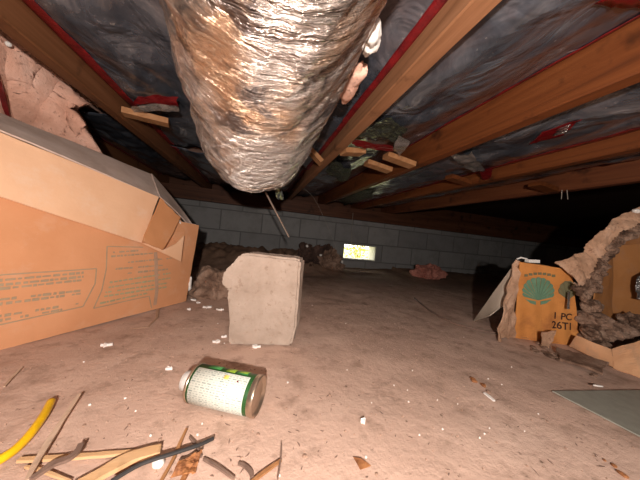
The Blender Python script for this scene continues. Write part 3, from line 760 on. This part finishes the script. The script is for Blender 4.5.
# ------------------------------------------------------------------ right-hand cartons
a_tl, a_bl, a_tr, a_br = D(520, 262, .945), G(514, 338), D(572, 270, .915), G(580, 347)
t = thing('small_carton', a_bl, 'small orange brown carton with green round emblem standing at right', 'carton')
fA0 = quadfn(a_bl, a_br, a_tr, a_tl, amp=.003, sc=9)
An = (a_br-a_bl).cross(a_tl-a_bl).normalized()
if An.dot(C0-a_bl) < 0: An = -An
def fA(u, v): return fA0(u, v)+An*.004*math.sin(u*26)*(1-v)*.5
v_, f_ = sheet(fA, 30, 30, .004); fa = mesh('front_panel', v_, f_, MT['cardor'], t)
depth = Vector((a_bl.x, a_bl.y, 0)).normalized()*.16
def pan(name, pts, mat, amp=.003, ragged=0, n=14, th=.004, parent=t, sc=9, seed=0):
    v_, f_ = sheet(quadfn(*pts, amp=amp, sc=sc, ragged=ragged, seed=seed), n, n, th); return mesh(name, v_, f_, mat, parent)
pan('torn_side', [G(497, 341), a_bl, a_tl, D(516, 259, .96)], MT['rotlit'], .014, .06, sc=24)
pan('side_panel', [a_bl+depth, a_bl-An*.004, a_tl-An*.004, a_tl+depth], MT['cardin'], .003)
pan('back_panel', [a_bl+depth, a_br+depth, a_tr+depth, a_tl+depth], MT['cardin'], .003)
pan('bottom_panel', [a_bl+depth, a_br+depth, a_br+V(0, 0, .004), a_bl+V(0, 0, .004)], MT['cardin'], .001)
pan('leaning_flap', [D(516, 262, .97), D(511, 300, .99), D(490, 316, 1.03), G(474, 322)+V(0, 0, .004)], MT['cardgrey'], .003)
def onA(px, py):
    # invert the front panel parametrisation
    r = ray(px, py); k = An.dot(a_bl-C0)/An.dot(r); p = C0+r*k
    e1 = a_br-a_bl; 
    u, v = .5, .5
    for _ in range(12):
        q0 = (a_bl*(1-u)+a_br*u)*(1-v)+(a_tl*(1-u)+a_tr*u)*v
        gu = (a_br-a_bl)*(1-v)+(a_tr-a_tl)*v; gv = (a_tl*(1-u)+a_tr*u)-(a_bl*(1-u)+a_br*u)
        d = p-q0; a11, a12, a22 = gu.dot(gu), gu.dot(gv), gv.dot(gv); b1, b2 = d.dot(gu), d.dot(gv)
        det = a11*a22-a12*a12; u += (b1*a22-b2*a12)/det; v += (b2*a11-b1*a12)/det
    return u, v
def pA(px, py, o=.002): u, v = onA(px, py); return fA(u, v)+An*o
def decal(name, polys, mat, parent=fa):
    m = MB()
    for P_ in polys:
        a = [pA(x, y, .0025) for x, y in P_]; b = [pA(x, y, .0012) for x, y in P_]; n_ = len(P_)
        m.add(a+b, [tuple(range(n_)), tuple(reversed(range(n_, 2*n_)))]+[(i, (i+1) % n_, (i+1) % n_+n_, i+n_) for i in range(n_)])
    return m.build(name, mat, parent)
def fan(cx, cy, rx, ry, parts=11, a0=-200, a1=20, bx=0, by=9):
    polys = []
    for i in range(parts):
        a = math.radians(a0+(a1-a0)*i/parts+1.2); b = math.radians(a0+(a1-a0)*(i+1)/parts-1.2); mm = (a+b)/2
        lo = (cx+bx, cy+by)
        polys.append([lo, (cx+rx*.97*math.cos(a), cy+ry*.97*math.sin(a)), (cx+rx*1.03*math.cos(mm), cy+ry*1.03*math.sin(mm)), (cx+rx*.97*math.cos(b), cy+ry*.97*math.sin(b))])
    return polys
decal('green_emblem', fan(537.5, 291, 15.5, 14, 11, -205, 25, 0, 9)+[[(525, 299), (535, 301), (535, 304.5), (530, 303)], [(540, 301), (550, 299), (545, 303), (540, 304.5)]], MT['emblem'])
decal('faint_emblem', fan(566, 291, 9, 11, 6, -190, 10, 0, 8), MT['emblemd'])
decal('arched_lettering', [[(524+i*4.4, 277-2.6*math.sin((i+.5)/7*math.pi)), (527.3+i*4.4, 277-2.6*math.sin((i+.5)/7*math.pi)), (527.3+i*4.4, 274.6-2.6*math.sin((i+.5)/7*math.pi)), (524+i*4.4, 274.6-2.6*math.sin((i+.5)/7*math.pi))] for i in range(7)], MT['emblemd'])
def lettering(text, px, py, sz, name='lettering', slope=.1, sx=1.0):
    cu = bpy.data.curves.new('txt', 'FONT'); cu.body = text; cu.size = 1; cu.offset = .02
    tmp = bpy.data.objects.new('txt', cu); COL.objects.link(tmp)
    dg = bpy.context.evaluated_depsgraph_get(); me = bpy.data.meshes.new_from_object(tmp.evaluated_get(dg))
    vs = [v.co.copy() for v in me.vertices]; fs = [tuple(p.vertices) for p in me.polygons]
    bpy.data.objects.remove(tmp)
    W = [pA(px+v.x*sz*sx-v.y*sz*-.0, py-v.y*sz+v.x*sz*sx*slope, .0028) for v in vs]
    mesh(name, W, fs, MT['blackink'], fa)
lettering('1 PC', 552, 318, 9.5); lettering('26T1', 551, 327.5, 10)

# ruined carton: interior and torn cover
t = thing('ruined_carton', G(600, 345), 'ruined cardboard carton with torn rotten cover at the right edge', 'carton')
zi = 1.02
pan('inner_panel', [D(606, 320, zi), D(690, 345, zi), D(690, 215, zi), D(606, 240, zi+.03)], MT['cardin'], .004, parent=t)
pan('inner_top', [D(606, 246, zi-.03), D(690, 240, zi-.03), D(690, 205, .93), D(612, 232, .93)], MT['cardin'], .004, parent=t)
pan('inner_side', [D(592, 325, .95), D(613, 315, zi-.005), D(613, 246, zi-.005), D(598, 262, .97)], MT['cardin'], .004, parent=t)
outer = [(556, 263), (572, 256), (585, 252), (587, 243), (598, 232), (612, 222), (626, 213), (642, 207), (680, 198)]
inner = [(574, 290), (581, 297), (590, 285), (597, 270), (603, 258), (610, 247), (619, 238), (642, 226), (680, 222)]
def lerp2(L, u):
    k = min(u*(len(L)-1), len(L)-1.0001); i = int(k); w_ = k-i
    return L[i][0]+(L[i+1][0]-L[i][0])*w_, L[i][1]+(L[i+1][1]-L[i][1])*w_
def cover(u, v):
    a = lerp2(outer, u); b = lerp2(inner, u); x = a[0]+(b[0]-a[0])*v; y = a[1]+(b[1]-a[1])*v
    z = .90-.03*u+.02*v
    p = D(x, y, z)
    return p-FW*(.03*math.sin(math.pi*v*.8)+.012*nz(p, 18, 4)) + nzv(p, 45)*.004*(1 if v > .85 or v == 0 else .3)
v_, f_ = sheet(cover, 90, 26, .006); mesh('torn_cover', v_, f_, MT['rotlit'], t)
def fringe(u, v):
    x, y = lerp2(inner, u); a = lerp2(outer, u); 
    x = x+(x-a[0])*(v*.55-.28); y = y+(y-a[1])*(v*.42-.25)
    p = D(x, y, .885-.03*u)
    return p-FW*(.03*abs(nz(p, 42, 4))+.012*nz(p, 80, 3))+nzv(p, 60)*.006
v_, f_ = sheet(fringe, 130, 34, .008); mesh('rotten_fringe', v_, f_, MT['rot'], t)
v_, f_ = blob(D(637, 211, .86), (.012, .012, .008), .4, 50, 3); mesh('pale_scrap', v_, f_, MT['foam'], t)
v_, f_ = sheet(quadfn(D(636, 276, .96), D(650, 270, .96), D(650, 302, .96), D(635, 298, .96), amp=.01, sc=40), 16, 16, .001)
tag(mesh('plastic_wrap', v_, f_, MT['foil'], origin=D(637, 285, .93)), 'glinting clear plastic wrap inside the ruined carton', 'plastic wrap')
# folded flap in front
t = thing('fallen_flap', G(610, 365), 'large fallen cardboard flap with a crease in front of the ruined carton', 'carton flap')
A_ = G(569, 349)+V(0, 0, .012); B_ = D(576, 336, .88); Cc = D(612, 349, .82); Dd = G(612, 369)+V(0, 0, .006)
pan('flap_panel', [A_, Dd, Cc, B_], MT['flap'], .006, .03, parent=t)
E_ = D(690, 325, .76); F_ = G(690, 396)+V(0, 0, .006)
pan('flap_panel', [Dd+V(.002, 0, 0), F_, E_, Cc+V(.002, 0, 0)], MT['flap'], .008, .03, parent=t)
v_, f_ = sheet(quadfn(G(556, 352)+V(0, 0, .010), G(608, 368)+V(0, 0, .012), G(600, 377)+V(0, 0, .008), G(560, 362)+V(0, 0, .007), amp=.006, ragged=.1), 20, 12, .008)
tag(mesh('cardboard_scrap', v_, f_, MT['rubble'], origin=G(575, 362)), 'flat brown cardboard scrap lying along the fallen flap', 'cardboard scrap')
# rubble heap between the cartons
for i, (px, py, z, s) in enumerate([(588, 318, .93, .04), (592, 333, .90, .04), (596, 322, .92, .045), (592, 305, .92, .035), (608, 332, .90, .04), (600, 345, .9, .03), (620, 330, .92, .04), (632, 322, .93, .04), (584, 338, .93, .025)]):
    c = D(px, py, z); v_, f_ = blob(c, (s*.9, s*.8, s*.75), .6, 30, 4, zmin=0.001, seed=i*3)
    tag(mesh('cardboard_clump', v_, f_, MT['rot'] if i % 2 else MT['rubble'], origin=c), 'rotten shredded cardboard clump heaped inside the ruined carton', 'cardboard clump', 'rotten clumps in the ruined carton')
for i in range(38):
    px, py = U(530, 600), 0; py = 342+(px-530)*.42+U(-5, 8)
    s = U(.006, .018)
    onfloor_blob('rubble_chunk', px, py, (s, s*U(.5, 1), s*.45), MT['rubble'] if R() < .6 else MT['rot'], 'brown rubble chunk in the strip before the right cartons', 'rubble', sub=2, sc=40, group='rubble before the right cartons')
v_, f_ = sheet(quadfn(D(542, 332, .89), D(556, 330, .88), G(548, 349)+V(0, 0, .004), G(541, 348)+V(0, 0, .004), amp=.01, sc=30, ragged=.2), 10, 10, .004)
tag(mesh('cardboard_scrap', v_, f_, MT['rotlit'], origin=G(545, 345)), 'small torn scrap leaning on the small carton foot', 'cardboard scrap')
v_, f_ = sheet(quadfn(D(567.5, 292, .9), D(570, 291, .9), D(569.5, 309, .9), D(567, 309, .9), amp=.003, sc=40), 8, 8, .001)
tag(mesh('plastic_shred', v_, f_, MT['foil'], origin=D(568, 299, .9)), 'thin clear plastic shred between the two right cartons', 'plastic shred')
v_, f_ = tube([D(517, 259, .95), D(521, 257.5, .95), D(527, 259, .95)], .003, 6)
tag(mesh('white_scrap', v_, f_, MT['foam'], origin=D(517, 259, .95)), 'white scrap on the top left corner of the small carton', 'scrap')
v_, f_ = slab([D(529, 259.5, .945), D(540, 260, .945), D(540, 263, .945), D(529, 262.5, .945)], FW*.02)
tag(mesh('white_scrap', v_, f_, MT['foam'], origin=D(535, 262, .945)), 'white rectangular scrap on the top edge of the small carton', 'scrap')
# grey-green sheet on the ground
sp = [Gs(552, 394, .004), Gs(640, 393, .004), G(700, 393)+V(0, 0, .008), G(700, 470)+V(0, 0, .004), Gs(636, 438, .004), Gs(600, 419, .004)]
zmax = max(p.z for p in sp)+.0
for p in sp: p.z = zmax
v_, f_ = slab(sp, V(0, 0, -.0025))
tag(mesh('flat_sheet', v_, f_, MT['slate'], origin=sp[0]), 'thin grey green sheet lying flat on the floor at right', 'sheet')

# ------------------------------------------------------------------ things along the back
onfloor_blob('insulation_piece', 428, 280, (.17, .07, .085), MT['rose'], 'fallen pink insulation piece before the back wall right of the vent', 'insulation', amp=.45, sc=14, sub=5, rot=0, seed=3, sink=.45)
t = thing('crumpled_plastic', Gs(322, 272), 'crumpled reddish brown plastic heap left of the vent', 'plastic heap')
v_, f_ = blob(atY(312, 262, 2.25), (.13, .09, .17), .8, 16, 5, zmin=0, seed=8, rot=.4); mesh('upright_fold', v_, f_, MT['darkdirt'], t)
v_, f_ = blob(atY(328, 264, 2.25), (.13, .09, .13), .6, 18, 5, zmin=0, seed=12); mesh('red_brown_fold', v_, f_, MT['rose'] if 0 else MT['rubble'], t)
for i, (px, py) in enumerate(((307, 246), (321, 255), (342, 262))):
    v_, f_ = blob(atY(px, py, 2.12), (.012, .01, .012), .5, 60, 2, seed=i); mesh('white_fleck', v_, f_, MT['foam'], t)
v_, f_ = blob(Gs(212, 297)+V(0, .03, .04), (.10, .09, .085), .45, 12, 5, zmin=0, seed=4)
tag(mesh('dusty_lump', v_, f_, MT['rubble'], origin=Gs(212, 297)), 'grey dusty insulation lump between the big carton and the concrete block', 'insulation')
v_, f_ = sheet(quadfn(*[V(x, y, gz(x, y)+.02) for x, y in ((.98, 2.2), (1.16, 2.22), (1.14, 2.3), (1.0, 2.27))], amp=.015, sc=14, ragged=.2), 10, 6, .004)
tag(mesh('pale_scrap', v_, f_, MT['rubble'], origin=V(1.07, 2.25, 0)), 'pale flat scrap on the soil under the vent', 'scrap')
v_, f_ = tube(bez([Gs(414, 299, .01), Gs(430, 312, .008), Gs(452, 324, .008), Gs(478, 332, .008), Gs(500, 336, .008)], 24), .004, 6)
tag(mesh('dark_twig', v_, f_, MT['darkwood'], origin=Gs(414, 299)), 'long dark twig on the floor running towards the small carton', 'twig')
# cobweb string before the vent
v_, f_ = tube(bez([atY(353, 213, 2.45), atY(351.5, 235, 2.45), atY(351, 263, 2.45)], 10), .0016, 5)
tag(mesh('hanging_string', v_, f_, MT['string'], origin=atY(353, 213, 2.45)), 'thin pale string hanging in front of the vent', 'string')
v_, f_ = tube(bez([atY(303, 188, 1.9), atY(318, 205, 1.95), atY(342, 262, 2.1)], 10), .0007, 5)
tag(mesh('hanging_string', v_, f_, MT['string'], origin=atY(303, 188, 1.9)), 'thin slack string slanting down to the plastic heap', 'string')
for dx, lb in ((0, 'left of two short pale fibres hanging in the dark at right'), (5, 'right of two short pale fibres hanging in the dark at right')):
    v_, f_ = tube([hz(562+dx, 191, .35), hz(560+dx*1.3, 202, .35)+V(0, 0, 0)], .0015, 5)
    a = hz(562+dx, 190, .354); v_, f_ = tube([a, a+V(.003+dx*.002, 0, -.045)], .0016, 5)
    tag(mesh('hanging_fibre', v_, f_, MT['string'], origin=a), lb, 'fibre')

# ------------------------------------------------------------------ foreground litter
v_, f_ = tube(bez([Gs(-60, 492, .006), Gs(0, 464, .006), Gs(24, 445, .006), Gs(42, 422, .007), Gs(51, 404, .007)], 30), .0058, 14)
tag(mesh('yellow_cable', v_, f_, MT['yel'], origin=Gs(0, 464), smooth=True), 'bent yellow cable piece on the floor at lower left', 'cable')
def strip(name, pts, w, th, mat, label, cat, lift=.003, taper=.3, n=20, group=None):
    P_ = bez([Gs(*p, lift+th/2) for p in pts], n); vs = []; fs = []
    for i, p in enumerate(P_):
        d = (P_[min(i+1, n)]-P_[max(i-1, 0)]).normalized(); s = Vector((-d.y, d.x, 0)).normalized()
        w_ = w*.38*(1-taper*abs(2*i/n-1)**2)*(1+.25*noise.noise(p*60)); nn = Vector((0, 0, th/2))
        vs += [p-s*w_-nn, p+s*w_-nn, p+s*w_+nn, p-s*w_+nn]
    for i in range(n):
        for k in range(4): fs.append((i*4+k, i*4+(k+1) % 4, i*4+4+(k+1) % 4, i*4+4+k))
    fs += [(3, 2, 1, 0), (n*4, n*4+1, n*4+2, n*4+3)]
    return tag(mesh(name, vs, fs, mat, origin=P_[0]), label, cat, group)
strip('wood_splinter', [(26, 490), (38, 466), (56, 436), (79, 401)], .009, .003, MT['greywood'], 'long pale wood sliver lying beside the yellow cable', 'splinter', lift=.009)
strip('wood_splinter', [(18, 463), (60, 461), (100, 458), (142, 454)], .008, .004, MT['pineY'], 'thin pale splinter lying crosswise under the dark bark strip', 'splinter', lift=.002)
strip('wood_shim', [(70, 500), (100, 482), (130, 465), (160, 456)], .022, .006, MT['pineY'], 'broad pale yellow wood wedge at the bottom edge', 'wood shim', lift=.006, taper=.15)
strip('bark_strip', [(30, 490), (52, 474), (68, 468), (77, 460), (80, 453)], .011, .004, MT['darkwood'], 'dark curved bark strip at the lower left edge', 'bark', lift=.010)
strip('wood_splinter', [(4, 388), (12, 379), (22, 369)], .005, .002, MT['greywood'], 'short grey splinter near the left edge before the carton', 'splinter')
strip('wood_splinter', [(160, 488), (172, 466), (180, 447), (186, 434)], .006, .003, MT['pine'], 'thin tan splinter standing out behind the black cord', 'splinter', lift=.006)
strip('twig', [(189, 440), (196, 449), (201, 460)], .004, .003, MT['darkwood'], 'short dark twig above the orange bark shaving', 'twig')
strip('twig', [(203, 462), (218, 470), (234, 482)], .005, .003, MT['darkwood'], 'brown twig right of the orange bark shaving', 'twig')
strip('wood_splinter', [(250, 486), (266, 474), (281, 464)], .006, .003, MT['pine'], 'pale tan splinter at bottom centre', 'splinter')
strip('twig', [(281, 449), (280, 466), (277, 486)], .003, .003, MT['darkwood'], 'thin dark twig crossing the pale splinter at bottom centre', 'twig', lift=.006)
strip('twig', [(25, 470), (40, 474), (70, 486)], .004, .003, MT['pineY'], 'small straw like sliver under the bark strip', 'splinter')
v_, f_ = tube(bez([Gs(110, 492, .012), Gs(140, 475, .014), Gs(172, 462, .012), Gs(198, 452, .01), Gs(213, 444, .008)], 20), .0026, 8)
tag(mesh('black_cord', v_, f_, MT['black'], origin=Gs(140, 475)), 'short black cord lying across the wood litter', 'cord')
v_, f_ = sheet(quadfn(Gs(172, 480, .004), Gs(184, 468, .014), Gs(203, 456, .012), Gs(198, 470, .004), amp=.008, sc=70, ragged=.4), 14, 12, .0015)
tag(mesh('bark_shaving', v_, f_, MT['leaf'], origin=Gs(185, 470)), 'curled orange bark shaving beside the black cord', 'bark')
strip('bark_shaving', [(176, 500), (184, 480), (196, 462)], .008, .003, MT['leaf'], 'narrow orange bark strip at bottom edge under the cord', 'bark', lift=.002)
onfloor_blob('foam_lump', 157, 466, (.008, .007, .006), MT['foam'], 'small white foam lump on the yellow wood wedge', 'foam', amp=.3)
bpy.data.objects[-1] if 0 else None
strip('dry_leaf', [(238, 466), (244, 468), (250, 474), (252, 480)], .007, .002, MT['darkwood'], 'small curled brown leaf at bottom centre', 'leaf')
v_, f_ = sheet(quadfn(Gs(352, 459, .003), Gs(360, 462, .005), Gs(368, 468, .003), Gs(358, 471, .003), amp=.002, ragged=.25), 8, 8, .001)
tag(mesh('dry_leaf', v_, f_, MT['leaf'], origin=Gs(360, 465)), 'small rusty leaf scrap at the bottom, right of centre', 'leaf')
for px, py, s, lb, mt in ((473, 381, .010, 'orange brown crumb, leftmost of the cluster right of centre', 'leaf'), (483, 386, .009, 'orange brown crumb in the middle of the cluster right of centre', 'leaf'), (488, 392, .006, 'dark crumb above the pale chip right of centre', 'rubble')):
    onfloor_blob('bark_crumb', px, py, (s, s*.7, s*.5), MT[mt], lb, 'bark crumb', amp=.7)
strip('pale_chip', [(484, 395), (489, 399), (494, 403)], .009, .003, MT['flake'], 'pale oblong chip below the orange crumbs right of centre', 'chip')
strip('pale_chip', [(593, 391), (602, 392)], .005, .003, MT['flake'], 'white sliver on the far edge of the grey green sheet', 'chip', lift=.012, n=4)
for px, py, s in ((614, 466, .004), (622, 475, .0065), (604, 460, .003)):
    onfloor_blob('bark_crumb', px, py, (s, s*.8, s*.5), MT['leaf'], 'orange crumb at the lower right corner of the floor', 'bark crumb', group='orange crumbs at lower right', amp=.7)
big = [(106, 346, .013, 'large white paint flake before the big carton'), (255, 347, .012, 'white flake at the foot of the concrete block, right of the other'), (217, 342, .012, 'white flake just left of the concrete block foot'),
 (168, 370, .008, 'white flake left of the can cap'), (224, 337, .006, 'tiny white flake above the one left of the block foot'), (363, 424, .007, 'white flake on the floor right of the can'), (207, 308, .018, 'white foam scrap beside the dusty lump'),
 (220, 310, .012, 'white foam scrap right against the block side'), (193, 300, .012, 'white foam scrap at the carton corner'), (189, 310, .008, 'small white scrap below the carton corner'), (198, 303, .008, 'small white scrap between carton corner and dusty lump')]
for px, py, s, lb in big:
    n_ = 12; c = Gs(px, py, .004); pl = []
    for i in range(n_):
        a = 2*math.pi*i/n_; r = s*(.35+1.3*abs(noise.noise(Vector((i*.8, px*.77, py*.31)))));  pl.append(c+V(r*1.4*math.cos(a), r*.8*math.sin(a), 0))
    v_, f_ = slab(pl, V(0, 0, -.004 if s < .01 else -.006)); 
    for v in v_[:n_]: v.z += U(0, .003)
    tag(mesh('paint_flake', v_, f_, MT['flake'], origin=c), lb, 'paint flake')
for i in range(45):
    px, py = (U(20, 620), U(300, 478)); 
    if 480 < px and py < 352 or px < 200 and py < 352-.27*px+10: continue
    dist = (py-235)/100
    s = U(.0008, .0019); c = Gs(px, py, .002); n_ = 6
    pl = [c+V(s*U(.7, 1.3)*math.cos(a*math.pi/3), s*U(.7, 1.3)*math.sin(a*math.pi/3), 0) for a in range(n_)]
    v_, f_ = slab(pl, V(0, 0, -.003)); tag(mesh('white_speck', v_, f_, MT['flake'], origin=c), 'tiny white speck scattered on the dirt floor', 'speck', 'tiny white specks on the dirt')
for i in range(36):
    px, py = (U(20, 620), U(290, 478))
    if 480 < px and py < 370 or px < 200 and py < 362-.27*px+10: continue
    s = U(.0015, .004); onfloor_blob('dirt_crumb', px, py, (s, s*.7, s*.4), MT['crumb'], 'small brown dirt crumb scattered on the floor', 'dirt crumb', sub=1, group='brown crumbs on the dirt')
m = MB()
for i in range(2600):
    x, y = U(-.7, 1.5), .15+1.75*R()**1.3
    if x > .72 and y < 1.0: continue
    q_ = V(x, y, 0)-BA
    if q_.dot(dn) < .03 and q_.dot(du) > -.1: continue
    if (x+.19)**2+(y-1.2)**2 < .03: continue
    s = U(.0008, .0028); z = gz(x, y)
    m.add([(x-s, y-s*.6, z), (x+s, y-s*.5, z), (x+U(-s, s), y+s, z), (x, y, z+s*.9)], [(0, 1, 3), (1, 2, 3), (2, 0, 3), (0, 2, 1)])
tag(m.build('grit', MT['crumb']), 'fine brown grit strewn over the dirt floor', 'grit', kind='stuff')

m = MB()
for i in range(170):
    px, py = U(90, 620), U(285, 478)
    if py < 375 and (px > 470 or px < 200) or 170 < px < 275 and 355 < py < 425 or 215 < px < 300 and py < 350: continue
    c = Gs(px, py, .0008); a = U(0, 3.2); L = U(.002, .010)*U(.4, 1); d = V(math.cos(a), math.sin(a), 0)*L; e = V(-math.sin(a), math.cos(a), 0)*U(.0005, .0012)
    mid = c+V(U(-1, 1), U(-1, 1), 0)*.0012
    v_, f_ = slab([c-d, mid-e, c+d, mid+e], V(0, 0, -.001)); m.add(v_, f_)
tag(m.build('chaff', MT['darkwood']), 'fine dark wood chaff strewn over the dirt floor', 'chaff', kind='stuff')

# ------------------------------------------------------------------ light
def spot(name, loc, target, energy, size, blend, rad, col):
    l = bpy.data.lights.new(name, 'SPOT'); l.energy = energy; l.spot_size = math.radians(size); l.spot_blend = blend; l.shadow_soft_size = rad; l.color = col
    o = bpy.data.objects.new(name, l); COL.objects.link(o); o.location = loc
    o.rotation_euler = (Vector(target)-Vector(loc)).to_track_quat('-Z', 'Y').to_euler(); return o
spot('phone_flash', C0+V(-.02, -.27, .06), C0+FW*1.0+V(.12, 0, -.16), 58, 172, .6, .01, (1, .89, .81))
W = bpy.data.worlds.new('outside'); S.world = W; W.use_nodes = True; nt = W.node_tree; bg = nt.nodes['Background']
bg.inputs[0].default_value = (1, .98, .86, 1); bg.inputs[1].default_value = 6.0
S.view_settings.view_transform = 'Standard'; S.view_settings.look = 'None'; S.view_settings.gamma = 1
S.view_settings.use_curve_mapping = False; S.view_settings.exposure = 0.0
